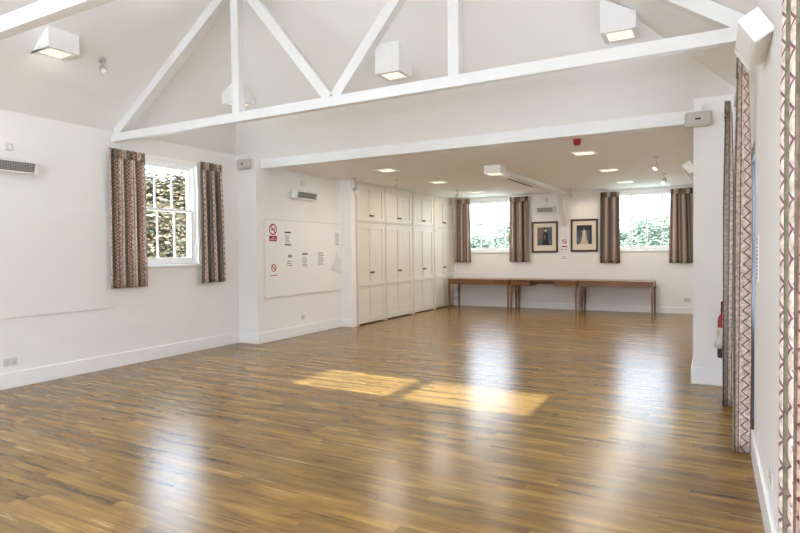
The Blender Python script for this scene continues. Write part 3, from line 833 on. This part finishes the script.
MB().box(-.06, .06, -.007, -.006, -.03, -.012).box(-.06, .04, -.007, -.006, .02, .034).build('print', M['inkgrey'], r)

# ------------------------------------------------------------------ curtains
def curtain(label, loc, rz, length, z0, z1, folds, amp, flare=1.0, u0=0.0, phase=0.0, u_end=None, lean=0.0, group='striped patterned curtains'):
    """local x along the rail, y out of the wall (room side is -y); UV in metres of cloth"""
    r = thing('curtain', label, 'curtain', (loc[0], loc[1], z0), rz, group)
    H = z1-z0; head = .11
    def strip(nm, za, zb, nv, extra, fl):
        nu = folds*14
        vs = []; fs = []; us = []
        for j in range(nv+1):
            z = za + (zb-za)*j/nv
            t = 1 - (z)/H                                   # 0 at the top, 1 at the hem
            w = length*(1 + (flare-1)*t)
            A = amp*(.55 + .45*min(1, t*3)) * fl
            acc = u0; prev = None
            for i in range(nu+1):
                s = i/nu
                wob = .10*math.sin(7.1*s+2.3*t) * t
                ph = 2*PI*folds*s + phase + wob*2
                x = (s-.5)*w + lean*t
                y = -A*math.sin(ph) - A*.18*math.sin(2*ph+.6+1.5*t) - extra
                p = (x, y)
                if prev: acc += math.dist(p, prev)
                prev = p
                vs.append((x, y, z)); us.append((acc, z0+z))
        for j in range(nv):
            for i in range(nu):
                a = j*(nu+1)+i
                fs.append((a, a+1, a+nu+2, a+nu+1))
        me = bpy.data.meshes.new(nm); me.from_pydata(vs, [], fs)
        uv = me.uv_layers.new(name='cloth')
        # the cloth keeps the stripe position it has half way down
        ref = {i: us[(nv//2)*(nu+1)+i][0] for i in range(nu+1)}
        for lp in me.loops:
            i = lp.vertex_index % (nu+1)
            uv.data[lp.index].uv = (ref[i], us[lp.vertex_index][1])
        me.materials.append(M['curtain'])
        if u_end is not None:
            sh = u_end - ref[nu]
            for lp in me.loops: uv.data[lp.index].uv = (uv.data[lp.index].uv[0] + sh, uv.data[lp.index].uv[1])
        for p in me.polygons: p.use_smooth = True
        o = bpy.data.objects.new(nm, me); COL.objects.link(o); o.parent = r
        so = o.modifiers.new('thickness', 'SOLIDIFY'); so.thickness = .004; so.offset = 0
        return o
    strip('drape', 0, H-head, 22, 0, 1)
    strip('heading', H-head-.012, H, 3, .006, 1.0)
    return r
g1 = 'striped curtains at the left hall window'
CX = XL+.065
curtain('short striped curtain left of the left hall window', (CX, 5.085), PI/2, .54, 1.07, 2.945, 6, .036, 1.04, .10, .4, lean=-.01, group=g1)
curtain('short striped curtain right of the left hall window', (CX, 6.56), PI/2, .44, 1.065, 2.965, 5, .036, 1.14, .22, 1.0, lean=.02, group=g1)
g2 = 'striped curtains at the back windows'
CY = YB-.075
curtain('striped curtain between the cupboards and the left back window', (-6.37, CY), 0, .44, 1.215, 2.955, 5, .036, 1.12, .05, .3, group=g2)
curtain('striped curtain right of the left back window, beside the heater', (-4.76, CY), 0, .50, 1.22, 2.935, 5, .036, 1.06, .31, .8, group=g2)
curtain('striped curtain left of the right back window, beside the right picture', (-2.49, CY), 0, .44, 1.19, 2.92, 5, .036, 1.06, .15, .1, group=g2)
curtain('striped curtain right of the right back window, by the white pier', (-.92, CY), 0, .46, 1.19, 2.915, 5, .036, 1.22, .27, .5, lean=.02, group=g2)
g3 = 'floor length curtains at the right hand door'
curtain('floor length striped curtain on the right wall, nearer of the pair by the door', (-.085, 4.90), -PI/2, .13, .012, 2.90, 1, .058, 1.0, 0, PI/2, u_end=.36*4.40, group=g3)
curtain('floor length striped curtain on the right wall, behind the nearer one beside the extinguisher', (-.145, 6.36), -PI/2, .36, .02, 2.90, 3, .045, 1.0, 0, PI/2, u_end=.36*6.52, group=g3)
curtain('bright floor length curtain at the right edge of the photo', (-.048, 1.56), -PI/2, 1.42, .012, 2.90, 11, .03, 1.0, .0, 0, group='floor length curtain at the nearest door')
def rail(label, y0, y1, z):
    r = thing('curtain_rail', label, 'curtain rail', (-.085, (y0+y1)/2, z), 0, 'white curtain rails on the right wall')
    h = (y1-y0)/2
    MB().box(-.012, .012, -h, h, 0, .022).build('track', M['plastic'], r)
    for s in (-1, 1):
        MB().box(-.008, .085, s*(h-.12)-.01, s*(h-.12)+.01, .022, .034).build('bracket', M['plastic'], r)
rail('white curtain rail over the glazed door on the right wall', 4.84, 6.55, 2.905)
rail('white curtain rail over the nearest right hand door', .3, 2.30, 2.905)

# ------------------------------------------------------------------ fire extinguisher
r = thing('fire_extinguisher', 'red fire extinguisher with grey horn on the white pier behind the curtain', 'fire extinguisher', (-.172, Y1-.085, .33))
MB().lathe([(.05,.0),(.054,.008),(.054,.12)], seg=20).build('base_boot', M['black'], r, smooth=False)
MB().lathe([(.052,.12),(.052,.40),(.045,.44),(.025,.475),(.018,.49)], seg=20).build('cylinder', M['red'], r, smooth=True)
MB().lathe([(.0535,.24),(.0535,.33)], seg=20).build('label_band', M['photo_pale'], r, smooth=True)
m = MB(); m.lathe([(.02,.485),(.024,.5),(.024,.54),(.014,.56)], seg=14); m.box(-.012,.012,-.09,-.0,.545,.556).box(-.012,.012,-.1,0,.57,.58)
m.build('valve_head', M['black'], r)
MB().tube([(-.01,0,.55),(-.015,0,.60),(.01,-.01,.625),(.05,-.015,.62),(.075,-.02,.55),(.07,-.03,.35)], .010, 8).build('hose', M['red'], r, smooth=True)
hm = Matrix.Translation((-.045,-.05,.14)) @ Matrix.Rotation(math.radians(14),4,'Y')
MB().lathe([(.018,.16),(.022,.11),(.036,.03),(.04,-.03),(.036,-.03),(.02,.05)], seg=16, m=hm).build('horn', M['greyp'], r, smooth=True)
MB().box(-.03,.03,.05,.09,.25,.42).build('wall_bracket', M['black'], r)

# ------------------------------------------------------------------ outside
structure(MB().box(-140, 90, -60, 200, -.6, -.35).build('ground', M['grass']))
M['bounce_paving'] = noisy('pale_bounce_paving', (.58,.56,.53,1), (.66,.64,.61,1), 2, .8, .2)  # pale tone chosen to bounce daylight up to the ceiling
structure(MB().box(-24, 24, -24, YF-WT, -.35, -.1).build('bounce_terrace', M['bounce_paving']))  # unseen ground, added to reflect light through the front windows
structure(MB().box(.5, 10, YF-WT, 14, -.35, -.1).build('bounce_terrace.001', M['bounce_paving']))
def tree(label, loc, crown, mt, n, leaf, trunk_h, group='trees outside the windows'):
    r = thing('tree', label, 'tree', loc, 0, group)
    t = MB(); t.tube([(0,0,0), (.03,.02,trunk_h*.5), (-.03,0,trunk_h)], [.05*crown[2]+.06, .04*crown[2]+.05, .03*crown[2]+.03], 8)
    for k in range(5):
        a = k*1.26; t.tube([(0,0,trunk_h*(.5+.08*k)), (crown[0]*.3*math.cos(a), crown[1]*.3*math.sin(a), trunk_h*.8+crown[2]*.35), (crown[0]*.6*math.cos(a), crown[1]*.6*math.sin(a), trunk_h*.8+crown[2]*.8)], [.03*crown[2]+.02, .02*crown[2]+.01, .01], 6)
    t.build('trunk', M['trunk'], r)
    f = MB(); rnd = random.Random(n + int(crown[0]*10))
    clumps = [(rnd.gauss(0,.42), rnd.gauss(0,.42), rnd.uniform(-.8,.85)) for _ in range(46)]
    for k in range(n):
        c = clumps[k % 46]
        while True:
            d = Vector((rnd.gauss(0,.16), rnd.gauss(0,.16), rnd.gauss(0,.14)))
            p = Vector(c) + d
            if p.length < 1.15: break
        p = Vector((p.x*crown[0], p.y*crown[1], trunk_h + crown[2]*.75 + p.z*crown[2]))
        q = Matrix.Rotation(rnd.uniform(0,6.28),4,'Z') @ Matrix.Rotation(rnd.uniform(0,3.14),4,'X')
        s = leaf*rnd.uniform(.6,1.4)
        f.add([p + q @ Vector(v) for v in ((-s,0,0),(0,-s*.45,.1*s),(s,0,0),(0,s*.45,.1*s))], [(0,1,2,3)])
    f.build('foliage', M[mt], r)
    k = MB(); prof = 9; seg = 16; vs = []; fs = []
    for i in range(prof+1):
        th = PI*i/prof
        for j in range(seg):
            ph = 2*PI*j/seg; rr = .62*(1 + .16*math.sin(3*ph+2*th) + rnd.uniform(-.08,.08))
            vs.append((crown[0]*rr*math.sin(th)*math.cos(ph), crown[1]*rr*math.sin(th)*math.sin(ph), trunk_h + crown[2]*(.75 + .85*rr*math.cos(th))))
    for i in range(prof):
        for j in range(seg):
            j2 = (j+1) % seg; fs.append((i*seg+j, i*seg+j2, (i+1)*seg+j2, (i+1)*seg+j))
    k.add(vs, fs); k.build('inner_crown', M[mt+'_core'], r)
    return r
tree('autumn leaved tree close outside the left hall window', (-18.5, 14.8, -.35), (1.7, 3.3, 1.95), 'leaf_autumn', 30000, .10, 1.66)
tree('second autumn leaved tree beyond the left hall window', (-27.5, 24.0, -.35), (2.4, 2.8, 2.3), 'leaf_autumn', 12000, .13, 1.9)
tree('pale green tree far beyond the right back window', (-4.9, 62, -.35), (3.2, 3.0, 2.0), 'leaf_green', 7000, .2, 1.5)
tree('lower pale green tree far beyond the right back window, to the left', (-9.6, 66, -.35), (2.6, 2.6, 1.6), 'leaf_green', 4000, .22, 1.2)
tree('far pale tree low in the left back window', (-18.0, 58, -.35), (2.2, 3.0, 1.9), 'leaf_green', 5000, .2, 1.4)
tree('far pale bush at the left of the left back window', (-23.6, 60, -.35), (2.6, 2.6, 1.5), 'leaf_green', 3500, .22, 1.2)

# ------------------------------------------------------------------ light: sky, sun, window portals
W = bpy.data.worlds.new('sky'); S.world = W; W.use_nodes = True
bg = W.node_tree.nodes['Background']; bg.inputs[0].default_value = (.715,.845,1.04,1)
wt = W.node_tree; wtc = wt.nodes.new('ShaderNodeTexCoord'); wsp = wt.nodes.new('ShaderNodeSeparateXYZ'); wmr = wt.nodes.new('ShaderNodeMapRange')
wt.links.new(wtc.outputs['Generated'], wsp.inputs[0]); wt.links.new(wsp.outputs[2], wmr.inputs[0])
SKY = 17.5                                   # zenith; hazy and much dimmer at the horizon
wmr.inputs[1].default_value = 0; wmr.inputs[2].default_value = 1; wmr.inputs[3].default_value = 1.9; wmr.inputs[4].default_value = SKY
wt.links.new(wmr.outputs[0], bg.inputs[1])
sun = bpy.data.lights.new('sun', 'SUN'); sun.energy = 15; sun.angle = math.radians(.8); sun.color = (.90,.97,1.15)
so = bpy.data.objects.new('sun', sun); COL.objects.link(so); so.location = (20, 5, 12)
EL = math.atan(2.20/4.72)
dirv = Vector((-math.cos(EL), .035, -math.sin(EL)))
so.rotation_euler = dirv.to_track_quat('-Z', 'Y').to_euler()
def portal(cx, cy, cz, w, h, direction):
    L = bpy.data.lights.new('portal', 'AREA'); L.shape = 'RECTANGLE'; L.size = w; L.size_y = h
    L.cycles.is_portal = True
    o = bpy.data.objects.new('portal', L); COL.objects.link(o); o.location = (cx, cy, cz)
    o.rotation_euler = Vector(direction).to_track_quat('-Z', 'Z' if False else 'Y').to_euler()
for a0, a1, z0, z1 in (L_WIN, L_WIN_ADDED): portal(XL-WT-.02, (a0+a1)/2, (z0+z1)/2, a1-a0, z1-z0, (1,0,0))
for a0, a1, z0, z1 in (R_DOOR, R_DOOR2, R_WIN_ADDED): portal(WT+.02, (a0+a1)/2, (z0+z1)/2, a1-a0, z1-z0, (-1,0,0))
for a0, a1, z0, z1 in B_WIN: portal((a0+a1)/2, YB+WT+.02, (z0+z1)/2, a1-a0, z1-z0, (0,-1,0))
for a0, a1, z0, z1 in F_WIN_ADDED + [G_WIN_ADDED]: portal((a0+a1)/2, YF-WT-.02, (z0+z1)/2, a1-a0, z1-z0, (0,1,0))

L = bpy.data.lights.new('lamp', 'POINT'); L.energy = 145; L.color = (.95,.97,1); L.shadow_soft_size = .06
o = bpy.data.objects.new('lamp', L); COL.objects.link(o); o.location = (-.36, -.25, 2.0)  # bare point light without a fixture, added as the camera flash

# ------------------------------------------------------------------ camera
cam = bpy.data.cameras.new('camera'); cam.sensor_width = 36; cam.lens = 571.121*36/800; cam.clip_start = .02; cam.clip_end = 500
co = bpy.data.objects.new('camera', cam); COL.objects.link(co); S.camera = co
yw, pt, rl = math.radians(28.775), math.radians(-1.473), math.radians(-.633)
F = Vector((-math.sin(yw)*math.cos(pt), math.cos(yw)*math.cos(pt), math.sin(pt)))
R = Vector((math.cos(yw), math.sin(yw), 0)); U = R.cross(F)
R, U = R*math.cos(rl) + U*math.sin(rl), -R*math.sin(rl) + U*math.cos(rl)
mt = Matrix(((R.x, U.x, -F.x, -.265), (R.y, U.y, -F.y, 0), (R.z, U.z, -F.z, 1.52), (0,0,0,1)))
co.matrix_world = mt

S.view_settings.view_transform = 'Standard'; S.view_settings.look = 'None'
S.view_settings.gamma = 1; S.view_settings.use_curve_mapping = False
S.view_settings.exposure = 0.69
S.cycles.use_denoising = True
S.cycles.max_bounces = 12; S.cycles.diffuse_bounces = 8; S.cycles.transparent_max_bounces = 12
S.cycles.caustics_reflective = False; S.cycles.sample_clamp_indirect = 6
